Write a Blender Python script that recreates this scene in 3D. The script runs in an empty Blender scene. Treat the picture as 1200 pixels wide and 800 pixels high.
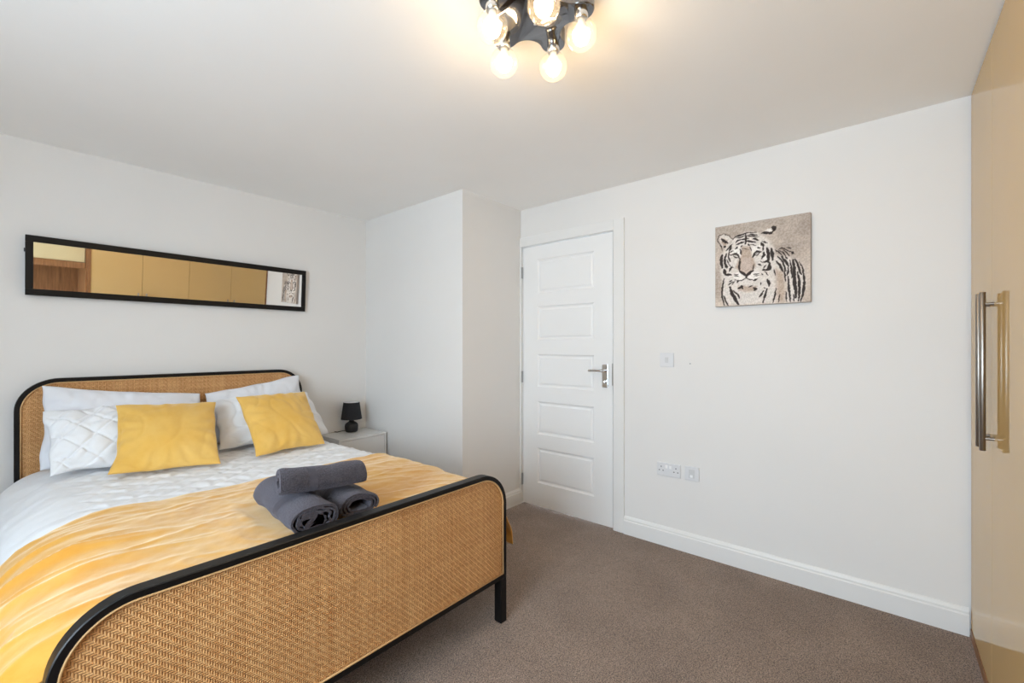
import bpy, bmesh, math, random
import numpy as np
from mathutils import Vector, noise, Matrix

# ------------------------------------------------------------------ camera, world, light, exposure
scene = bpy.context.scene
COL = scene.collection
H = 2.34                                   # ceiling height
XD, YL, YB, XP, YW = 2.7335, 3.4384, 2.2172, 2.0927, -0.293
XF, YR = -1.40, -0.90                      # window wall, wall behind the wardrobes
CAM_H, YAW, F_PX, HOR = 1.2553, 0.7016, 513.03, 405.06

cam = bpy.data.cameras.new('camera')
cam.sensor_width = 36.0
cam.lens = F_PX / 1200.0 * 36.0
cam.shift_y = (HOR - 400.0) / 1200.0
cam.clip_start = 0.02
cam_o = bpy.data.objects.new('camera', cam)
COL.objects.link(cam_o)
cam_o.location = (0, 0, CAM_H)
cam_o.rotation_euler = (math.radians(90), 0, math.atan2(-math.cos(YAW), math.sin(YAW)))
scene.camera = cam_o

world = bpy.data.worlds.new('sky')
scene.world = world
world.use_nodes = True
wn = world.node_tree.nodes
wn['Background'].inputs[0].default_value = (0.72, 0.86, 1.0, 1)
wn['Background'].inputs[1].default_value = 20.0

WIN = (-0.20, 1.35, 0.60, 2.15)             # window opening: y0, y1, z0, z1
pl = bpy.data.lights.new('window_daylight_portal', 'AREA')
pl.shape = 'RECTANGLE'; pl.size = WIN[3] - WIN[2]; pl.size_y = WIN[1] - WIN[0]
pl.cycles.is_portal = True
plo = bpy.data.objects.new('window_daylight_portal', pl)
COL.objects.link(plo)
plo.location = (XF - 0.12, (WIN[0] + WIN[1]) / 2, (WIN[2] + WIN[3]) / 2)
plo.rotation_euler = (0, -math.pi / 2, 0)

BULB_STRENGTH = 112.0
vs = scene.view_settings
vs.view_transform = 'Standard'; vs.look = 'None'; vs.gamma = 1.0
vs.use_curve_mapping = False
vs.exposure = 0.12
scene.cycles.max_bounces = 10
scene.cycles.diffuse_bounces = 7
scene.cycles.transparent_max_bounces = 16
scene.cycles.sample_clamp_indirect = 8.0
scene.cycles.caustics_reflective = False
scene.cycles.caustics_refractive = False

# ------------------------------------------------------------------ material helpers
def srgb(r, g, b):
    f = lambda c: (c / 255 / 12.92) if c / 255 <= 0.04045 else ((c / 255 + 0.055) / 1.055) ** 2.4
    return (f(r), f(g), f(b), 1)

class NT:
    """thin wrapper to write node trees tersely"""
    def __init__(s, name):
        s.m = bpy.data.materials.new(name); s.m.use_nodes = True
        s.t = s.m.node_tree; s.b = s.t.nodes['Principled BSDF']; s.out = s.t.nodes['Material Output']
    def n(s, typ, **kw):
        nd = s.t.nodes.new(typ)
        for k, v in kw.items():
            if k.startswith('i_'):
                key = k[2:]
                key = int(key) if key.isdigit() else key.replace('_', ' ')
                s.set(nd.inputs[key], v)
            else:
                setattr(nd, k, v)
        return nd
    def set(s, inp, v):
        if hasattr(v, 'is_output'): s.t.links.new(v, inp)
        else: inp.default_value = v
    def math(s, op, a, b=None, c=None):
        nd = s.t.nodes.new('ShaderNodeMath'); nd.operation = op
        for i, v in enumerate((a, b, c)):
            if v is not None: s.set(nd.inputs[i], v)
        return nd.outputs[0]
    def mix(s, f, a, b):
        nd = s.t.nodes.new('ShaderNodeMix'); nd.data_type = 'RGBA'
        s.set(nd.inputs[0], f); s.set(nd.inputs[6], a); s.set(nd.inputs[7], b)
        return nd.outputs[2]
    def coord(s): return s.n('ShaderNodeTexCoord').outputs['Object']
    def noise(s, scale, detail=3, rough=0.5, vec=None, out=0):
        nd = s.n('ShaderNodeTexNoise'); nd.inputs['Scale'].default_value = scale
        nd.inputs['Detail'].default_value = detail; nd.inputs['Roughness'].default_value = rough
        s.set(nd.inputs['Vector'], vec if vec is not None else s.coord())
        return nd.outputs[out]
    def ramp(s, f, p0, c0, p1, c1):
        nd = s.n('ShaderNodeValToRGB'); e = nd.color_ramp.elements
        e[0].position = p0; e[0].color = c0; e[1].position = p1; e[1].color = c1
        s.set(nd.inputs[0], f); return nd.outputs[0]
    def bump(s, h, strength, dist=0.01):
        nd = s.n('ShaderNodeBump'); nd.inputs['Strength'].default_value = strength
        nd.inputs['Distance'].default_value = dist
        s.set(nd.inputs['Height'], h); s.set(s.b.inputs['Normal'], nd.outputs[0])
    def p(s, **kw):
        for k, v in kw.items(): s.set(s.b.inputs[k.replace('_', ' ')], v)
        return s

M = {}
def simple(name, col, rough=0.5, metal=0.0, spec=0.5, nscale=None, nstr=0.1, ndist=0.002, var=0.0, vscale=5, **kw):
    t = NT(name); t.p(Roughness=rough, Metallic=metal)
    t.b.inputs['Specular IOR Level'].default_value = spec
    if var:
        c0 = tuple(c * (1 - var) for c in col[:3]) + (1,); c1 = tuple(min(1, c * (1 + var)) for c in col[:3]) + (1,)
        t.p(Base_Color=t.ramp(t.noise(vscale, 4), 0.3, c0, 0.7, c1))
    else: t.p(Base_Color=col)
    if nscale: t.bump(t.noise(nscale, 4), nstr, ndist)
    t.p(**kw); M[name] = t.m; return t

simple('wall_paint', (0.75, 0.735, 0.715, 1), 0.65, nscale=180, nstr=0.05, ndist=0.001, var=0.012, vscale=2)
simple('ceiling_paint', (0.935, 0.93, 0.915, 1), 0.8, nscale=120, nstr=0.06, ndist=0.001, var=0.01, vscale=2)
simple('gloss_trim', (0.765, 0.76, 0.745, 1), 0.38, nscale=60, nstr=0.02, ndist=0.001)
simple('door_white', (0.82, 0.82, 0.815, 1), 0.38, nscale=90, nstr=0.02, ndist=0.001)
simple('white_plastic', (0.70, 0.705, 0.72, 1), 0.3, nscale=300, nstr=0.01)
simple('switch_grey', (0.60, 0.61, 0.62, 1), 0.35, nscale=300, nstr=0.01)
simple('dark_slot', (0.03, 0.03, 0.035, 1), 0.5, nscale=100, nstr=0.02)
simple('chrome', (0.72, 0.72, 0.72, 1), 0.16, 1.0, nscale=40, nstr=0.01)
simple('brushed_steel', (0.30, 0.27, 0.24, 1), 0.36, 1.0, nscale=90, nstr=0.03)
simple('hinge_metal', (0.45, 0.45, 0.45, 1), 0.3, 1.0, nscale=90, nstr=0.03)
simple('black_metal', (0.0045, 0.004, 0.004, 1), 0.40, spec=0.28, nscale=150, nstr=0.03)
simple('black_ceramic', (0.012, 0.011, 0.012, 1), 0.5, nscale=150, nstr=0.05)
simple('black_fabric', (0.012, 0.012, 0.015, 1), 0.85, nscale=500, nstr=0.2, ndist=0.001)
simple('shade_lining', (0.75, 0.75, 0.75, 1), 0.7, nscale=200, nstr=0.05)
simple('mirror_glass', (0.86, 0.86, 0.85, 1), 0.012, 1.0, nscale=3, nstr=0.0005)
simple('mirror_frame_black', (0.006, 0.005, 0.0045, 1), 0.45, spec=0.25, nscale=60, nstr=0.05)
simple('smoked_chrome', (0.22, 0.22, 0.23, 1), 0.08, 1.0, nscale=20, nstr=0.01)
simple('nightstand_white', (0.68, 0.67, 0.655, 1), 0.25, nscale=80, nstr=0.01)
simple('canvas_side', (0.42, 0.37, 0.33, 1), 0.8, nscale=600, nstr=0.2, ndist=0.0005)
simple('mattress_white', (0.75, 0.75, 0.74, 1), 0.8, nscale=200, nstr=0.1)
simple('cord_black', (0.02, 0.02, 0.02, 1), 0.6, nscale=100, nstr=0.02)
simple('upvc', (0.82, 0.83, 0.84, 1), 0.3, nscale=80, nstr=0.01)
t = simple('wardrobe_gloss', (0.61, 0.405, 0.17, 1), 0.35, var=0.03, vscale=1.5, spec=0.0)
t.p(Coat_Weight=0.75, Coat_Roughness=0.03, Coat_IOR=1.4)
simple('cream_cupboard', (0.62, 0.50, 0.28, 1), 0.3, var=0.03, vscale=1.5)

# wood grain
t = NT('walnut_wood'); v = t.n('ShaderNodeMapping'); t.set(v.inputs['Vector'], t.coord()); v.inputs['Scale'].default_value = (30, 30, 2.2)
g = t.noise(1.6, 6, 0.65, v.outputs[0])
t.p(Base_Color=t.ramp(g, 0.3, (0.17, 0.066, 0.022, 1), 0.7, (0.36, 0.165, 0.06, 1)), Roughness=0.4); t.bump(g, 0.1, 0.001); M['walnut_wood'] = t.m

# carpet: short cut pile with flecks
t = NT('carpet'); c = t.coord()
n1 = t.noise(230, 3, 0.75, c); n2 = t.noise(3.0, 4, 0.6, c); n3 = t.noise(150, 3, 0.6, c)
col = t.ramp(n1, 0.36, (0.048, 0.032, 0.024, 1), 0.66, (0.52, 0.38, 0.295, 1))
col2 = t.ramp(n2, 0.35, (0.86, 0.84, 0.83, 1), 0.65, (1.1, 1.1, 1.1, 1))
mx = t.n('ShaderNodeMix', data_type='RGBA', blend_type='MULTIPLY'); mx.inputs[0].default_value = 1
t.set(mx.inputs[6], col); t.set(mx.inputs[7], col2)
t.p(Base_Color=mx.outputs[2], Roughness=1.0, Sheen_Weight=0.25, Sheen_Roughness=0.5)
t.b.inputs['Specular IOR Level'].default_value = 0.1
t.bump(t.math('ADD', n1, t.math('MULTIPLY', n3, 0.8)), 0.9, 0.006); M['carpet'] = t.m

# woven rattan (2/2 twill of flat cane), pattern in the panel's own X-Z plane
def rattan(name, lo, mid, hi):
    t = NT(name); sx = t.n('ShaderNodeSeparateXYZ'); t.set(sx.inputs[0], t.coord()); S = 0.0058
    u = t.math('DIVIDE', sx.outputs[0], S); v = t.math('DIVIDE', sx.outputs[2], S)
    i = t.math('FLOOR', u); j = t.math('FLOOR', v)
    k = t.math('FLOORED_MODULO', t.math('ADD', i, j), 4.0)
    over = t.math('LESS_THAN', k, 1.5)
    fu = t.math('SUBTRACT', t.math('FRACT', u), 0.5); fv = t.math('SUBTRACT', t.math('FRACT', v), 0.5)
    hv = t.math('SUBTRACT', 1.0, t.math('MULTIPLY', t.math('MULTIPLY', fu, fu), 3.6))
    hh = t.math('SUBTRACT', 1.0, t.math('MULTIPLY', t.math('MULTIPLY', fv, fv), 3.6))
    # each float dips where it goes under its neighbour
    ph = t.math('ADD', t.math('ADD', k, t.math('FRACT', u)), t.math('FRACT', v))
    dip = t.math('ABSOLUTE', t.math('SINE', t.math('MULTIPLY', ph, math.pi / 2)))
    h = t.math('ADD', t.math('MULTIPLY', over, hv), t.math('MULTIPLY', t.math('SUBTRACT', 1.0, over), t.math('MULTIPLY', hh, 0.95)))
    h = t.math('MULTIPLY', h, t.math('ADD', 0.78, t.math('MULTIPLY', dip, 0.22)))
    # every strand its own tone
    cv = t.n('ShaderNodeCombineXYZ'); t.set(cv.inputs[0], t.math('MULTIPLY', i, over))
    t.set(cv.inputs[1], t.math('MULTIPLY', j, t.math('SUBTRACT', 1.0, over))); t.set(cv.inputs[2], over)
    wnz = t.n('ShaderNodeTexWhiteNoise'); t.set(wnz.inputs['Vector'], cv.outputs[0])
    sc = t.n('ShaderNodeMapping'); t.set(sc.inputs['Vector'], t.coord()); sc.inputs['Scale'].default_value = (1, 1, 0.35)
    big = t.noise(9, 4, 0.6, sc.outputs[0]); fine = t.noise(90, 3, 0.6)
    tone = t.math('ADD', t.math('MULTIPLY', wnz.outputs[0], 0.30), t.math('ADD', t.math('MULTIPLY', big, 0.45), t.math('MULTIPLY', fine, 0.45)))
    tone = t.math('SUBTRACT', tone, t.math('MULTIPLY', t.math('SUBTRACT', 1.0, over), -0.07))
    base = t.ramp(tone, 0.28, mid, 0.95, hi)
    gap = t.ramp(h, 0.12, (0, 0, 0, 1), 0.62, (1, 1, 1, 1))
    t.p(Base_Color=t.mix(gap, lo, base), Roughness=0.5)
    t.b.inputs['Specular IOR Level'].default_value = 0.35
    t.bump(h, 0.8, 0.0022); M[name] = t.m
rattan('rattan', (0.15, 0.048, 0.011, 1), (0.51, 0.22, 0.066, 1), (0.90, 0.54, 0.24, 1))
simple('cane_bead', (0.62, 0.38, 0.17, 1), 0.5, nscale=120, nstr=0.1, var=0.1, vscale=30)

def cloth(name, c0, c1, vscale, bscale, bstr, sheen=0.0, tint=(1, 1, 1, 1), srough=0.4, rough=0.9, bd=0.002, fine=900):
    t = NT(name); a = t.noise(vscale, 5, 0.62); b = t.noise(bscale, 4, 0.6); f = t.noise(fine, 2, 0.6)
    t.p(Base_Color=t.ramp(a, 0.3, c0, 0.7, c1), Roughness=rough, Sheen_Weight=sheen, Sheen_Roughness=srough, Sheen_Tint=tint)
    t.b.inputs['Specular IOR Level'].default_value = 0.2
    t.bump(t.math('ADD', b, t.math('MULTIPLY', f, 0.25)), bstr, bd); M[name] = t.m
cloth('white_cotton', (0.78, 0.79, 0.81, 1), (0.83, 0.84, 0.86, 1), 3, 60, 0.25)
cloth('white_pillowcase', (0.74, 0.75, 0.79, 1), (0.79, 0.80, 0.84, 1), 3, 50, 0.25)
cloth('yellow_fleece', (0.56, 0.23, 0.014, 1), (0.66, 0.35, 0.065, 1), 5, 35, 0.35, 1.0, (1.0, 0.88, 0.66, 1), 0.5, 0.95, 0.004, 700)
cloth('yellow_velour', (0.72, 0.41, 0.08, 1), (0.78, 0.51, 0.155, 1), 5, 40, 0.25, 0.9, (1.0, 0.86, 0.58, 1), 0.4, 0.95, 0.003, 700)
cloth('grey_terry', (0.028, 0.024, 0.028, 1), (0.075, 0.065, 0.073, 1), 140, 170, 1.0, 0.35, (0.75, 0.75, 0.9, 1), 0.5, 1.0, 0.007, 500)
cloth('grey_terry_band', (0.045, 0.040, 0.047, 1), (0.062, 0.055, 0.064, 1), 80, 400, 0.3, 0.3, (0.75, 0.75, 0.9, 1), 0.5, 1.0, 0.002, 900)

def clear_glass(name, tint, haze=0.0):
    """thin-walled clear glass: straight-through transmission, Schlick reflection, optional milky haze"""
    t = NT(name); tr = t.n('ShaderNodeBsdfTransparent'); gl = t.n('ShaderNodeBsdfGlossy'); lw = t.n('ShaderNodeLayerWeight'); mx = t.n('ShaderNodeMixShader')
    tr.inputs[0].default_value = tint; gl.inputs['Roughness'].default_value = 0.02
    t.set(mx.inputs[0], t.math('ADD', 0.04, t.math('MULTIPLY', t.math('POWER', lw.outputs['Facing'], 4.0), 0.45)))
    t.t.links.new(tr.outputs[0], mx.inputs[1]); t.t.links.new(gl.outputs[0], mx.inputs[2]); last = mx.outputs[0]
    if haze:
        tl = t.n('ShaderNodeBsdfTranslucent'); tl.inputs[0].default_value = (1, 0.97, 0.92, 1); m2 = t.n('ShaderNodeMixShader'); m2.inputs[0].default_value = haze
        t.t.links.new(last, m2.inputs[1]); t.t.links.new(tl.outputs[0], m2.inputs[2]); last = m2.outputs[0]
    t.t.links.new(last, t.out.inputs[0]); M[name] = t.m
clear_glass('bulb_glass', (0.97, 0.965, 0.95, 1), 0.018)
clear_glass('window_glass', (0.97, 0.98, 0.98, 1))
t = NT('bulb_core'); t.p(Base_Color=(1, 0.9, 0.75, 1), Emission_Color=(1.0, 0.70, 0.39, 1), Emission_Strength=BULB_STRENGTH); M['bulb_core'] = t.m
t = NT('led_dot'); t.p(Base_Color=(0.9, 0.9, 0.9, 1), Roughness=0.2); M['led_dot'] = t.m
t = NT('printed_canvas'); va = t.n('ShaderNodeVertexColor', layer_name='print')
t.p(Base_Color=va.outputs[0], Roughness=0.75); t.bump(t.noise(900, 2), 0.15, 0.0006); M['printed_canvas'] = t.m

# ------------------------------------------------------------------ geometry helpers
ORG = {}
def link(o): COL.objects.link(o); return o
def mk(name, verts, faces, mat, parent=None, smooth=False, origin=None):
    """world-space vertices -> one mesh object. Children share their root's origin; a root sits at its own base centre."""
    V = np.array([tuple(v) for v in verts], dtype=float)
    if parent is not None: org = ORG[parent.name]
    elif origin is not None: org = np.array(origin, float)
    else:
        lo, hi = V.min(0), V.max(0); org = np.array([(lo[0] + hi[0]) / 2, (lo[1] + hi[1]) / 2, lo[2]])
    me = bpy.data.meshes.new(name)
    me.from_pydata([tuple(v) for v in (V - org)], [], [tuple(f) for f in faces])
    bm = bmesh.new(); bm.from_mesh(me); bmesh.ops.recalc_face_normals(bm, faces=bm.faces); bm.to_mesh(me); bm.free()
    if smooth:
        me.polygons.foreach_set('use_smooth', [True] * len(me.polygons))
    me.materials.append(M[mat])
    o = link(bpy.data.objects.new(name, me))
    if parent is not None: o.parent = parent
    else: o.location = org
    ORG[o.name] = org
    return o
def tag(o, label=None, cat=None, group=None, kind=None):
    for k, v in (('label', label), ('category', cat), ('group', group), ('kind', kind)):
        if v: o[k] = v
    return o
def thing(name, loc, label, cat, group=None):
    o = link(bpy.data.objects.new(name, None)); o.location = loc; o.empty_display_size = 0.1
    ORG[o.name] = np.array(loc, float); return tag(o, label, cat, group)
def struct(o, label=None): o['kind'] = 'structure'; return o

class MB:
    def __init__(s): s.v = []; s.f = []
    def add(s, v, f):
        n = len(s.v); s.v += [tuple(p) for p in v]; s.f += [tuple(i + n for i in q) for q in f]; return s
    def box(s, lo, hi, bev=0.0, seg=2):
        bm = bmesh.new(); bmesh.ops.create_cube(bm, size=1)
        lo, hi = Vector(lo), Vector(hi); c = (lo + hi) / 2; d = hi - lo
        for q in bm.verts: q.co = Vector((q.co.x * d.x, q.co.y * d.y, q.co.z * d.z)) + c
        if bev: bmesh.ops.bevel(bm, geom=bm.edges[:], offset=bev, segments=seg, affect='EDGES', profile=0.5)
        bm.verts.ensure_lookup_table(); bm.verts.index_update()
        s.add([q.co[:] for q in bm.verts], [[q.index for q in f.verts] for f in bm.faces]); bm.free(); return s
    def lathe(s, prof, c, seg=32, cap=True, axis='z'):
        vs, fs = [], []
        for (r, z) in prof:
            for k in range(seg):
                a = 2 * math.pi * k / seg
                p = (r * math.cos(a), r * math.sin(a), z)
                if axis == 'x': p = (p[2], p[0], p[1])
                if axis == 'y': p = (p[0], p[2], p[1])
                vs.append((c[0] + p[0], c[1] + p[1], c[2] + p[2]))
        for i in range(len(prof) - 1):
            for k in range(seg):
                a, b = i * seg + k, i * seg + (k + 1) % seg
                fs.append((a, b, b + seg, a + seg))
        if cap: fs.append(tuple(range(seg))); fs.append(tuple(range((len(prof) - 1) * seg, len(prof) * seg)))
        return s.add(vs, fs)
    def tube(s, pts, r, seg=12):
        pts = [Vector(p) for p in pts]; vs, fs = [], []
        up = Vector((0, 0, 1))
        for i, p in enumerate(pts):
            d = (pts[min(i + 1, len(pts) - 1)] - pts[max(i - 1, 0)]).normalized()
            u = d.cross(up)
            if u.length < 1e-3: u = d.cross(Vector((0, 1, 0)))
            u.normalize(); w = d.cross(u)
            for k in range(seg):
                a = 2 * math.pi * k / seg; vs.append(p + u * (r * math.cos(a)) + w * (r * math.sin(a)))
        for i in range(len(pts) - 1):
            for k in range(seg):
                a, b = i * seg + k, i * seg + (k + 1) % seg; fs.append((a, b, b + seg, a + seg))
        fs.append(tuple(range(seg))); fs.append(tuple(range((len(pts) - 1) * seg, len(pts) * seg)))
        return s.add(vs, fs)
    def sweep(s, loops, closed_ends=True, closed_path=False):
        """loops: list of equally long point rings"""
        n = len(loops[0]); vs = [p for L in loops for p in L]; fs = []
        m = len(loops)
        for i in range(m if closed_path else m - 1):
            for k in range(n):
                a, b = i * n + k, i * n + (k + 1) % n; c, d = ((i + 1) % m) * n + k, ((i + 1) % m) * n + (k + 1) % n
                fs.append((a, b, d, c))
        if closed_ends and not closed_path: fs.append(tuple(range(n))); fs.append(tuple(range((m - 1) * n, m * n)))
        return s.add(vs, fs)
    def ob(s, name, mat, parent=None, smooth=False, origin=None): return mk(name, s.v, s.f, mat, parent, smooth, origin)
def bx(name, lo, hi, mat, parent=None, bev=0.0, seg=2): return MB().box(lo, hi, bev, seg).ob(name, mat, parent)
def autosmooth(o, ang=40):
    me = o.data; me.polygons.foreach_set('use_smooth', [True] * len(me.polygons))
    bm = bmesh.new(); bm.from_mesh(me)
    for e in bm.edges:
        if len(e.link_faces) == 2 and e.calc_face_angle(0) > math.radians(ang): e.smooth = False
    bm.to_mesh(me); bm.free(); return o

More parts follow.
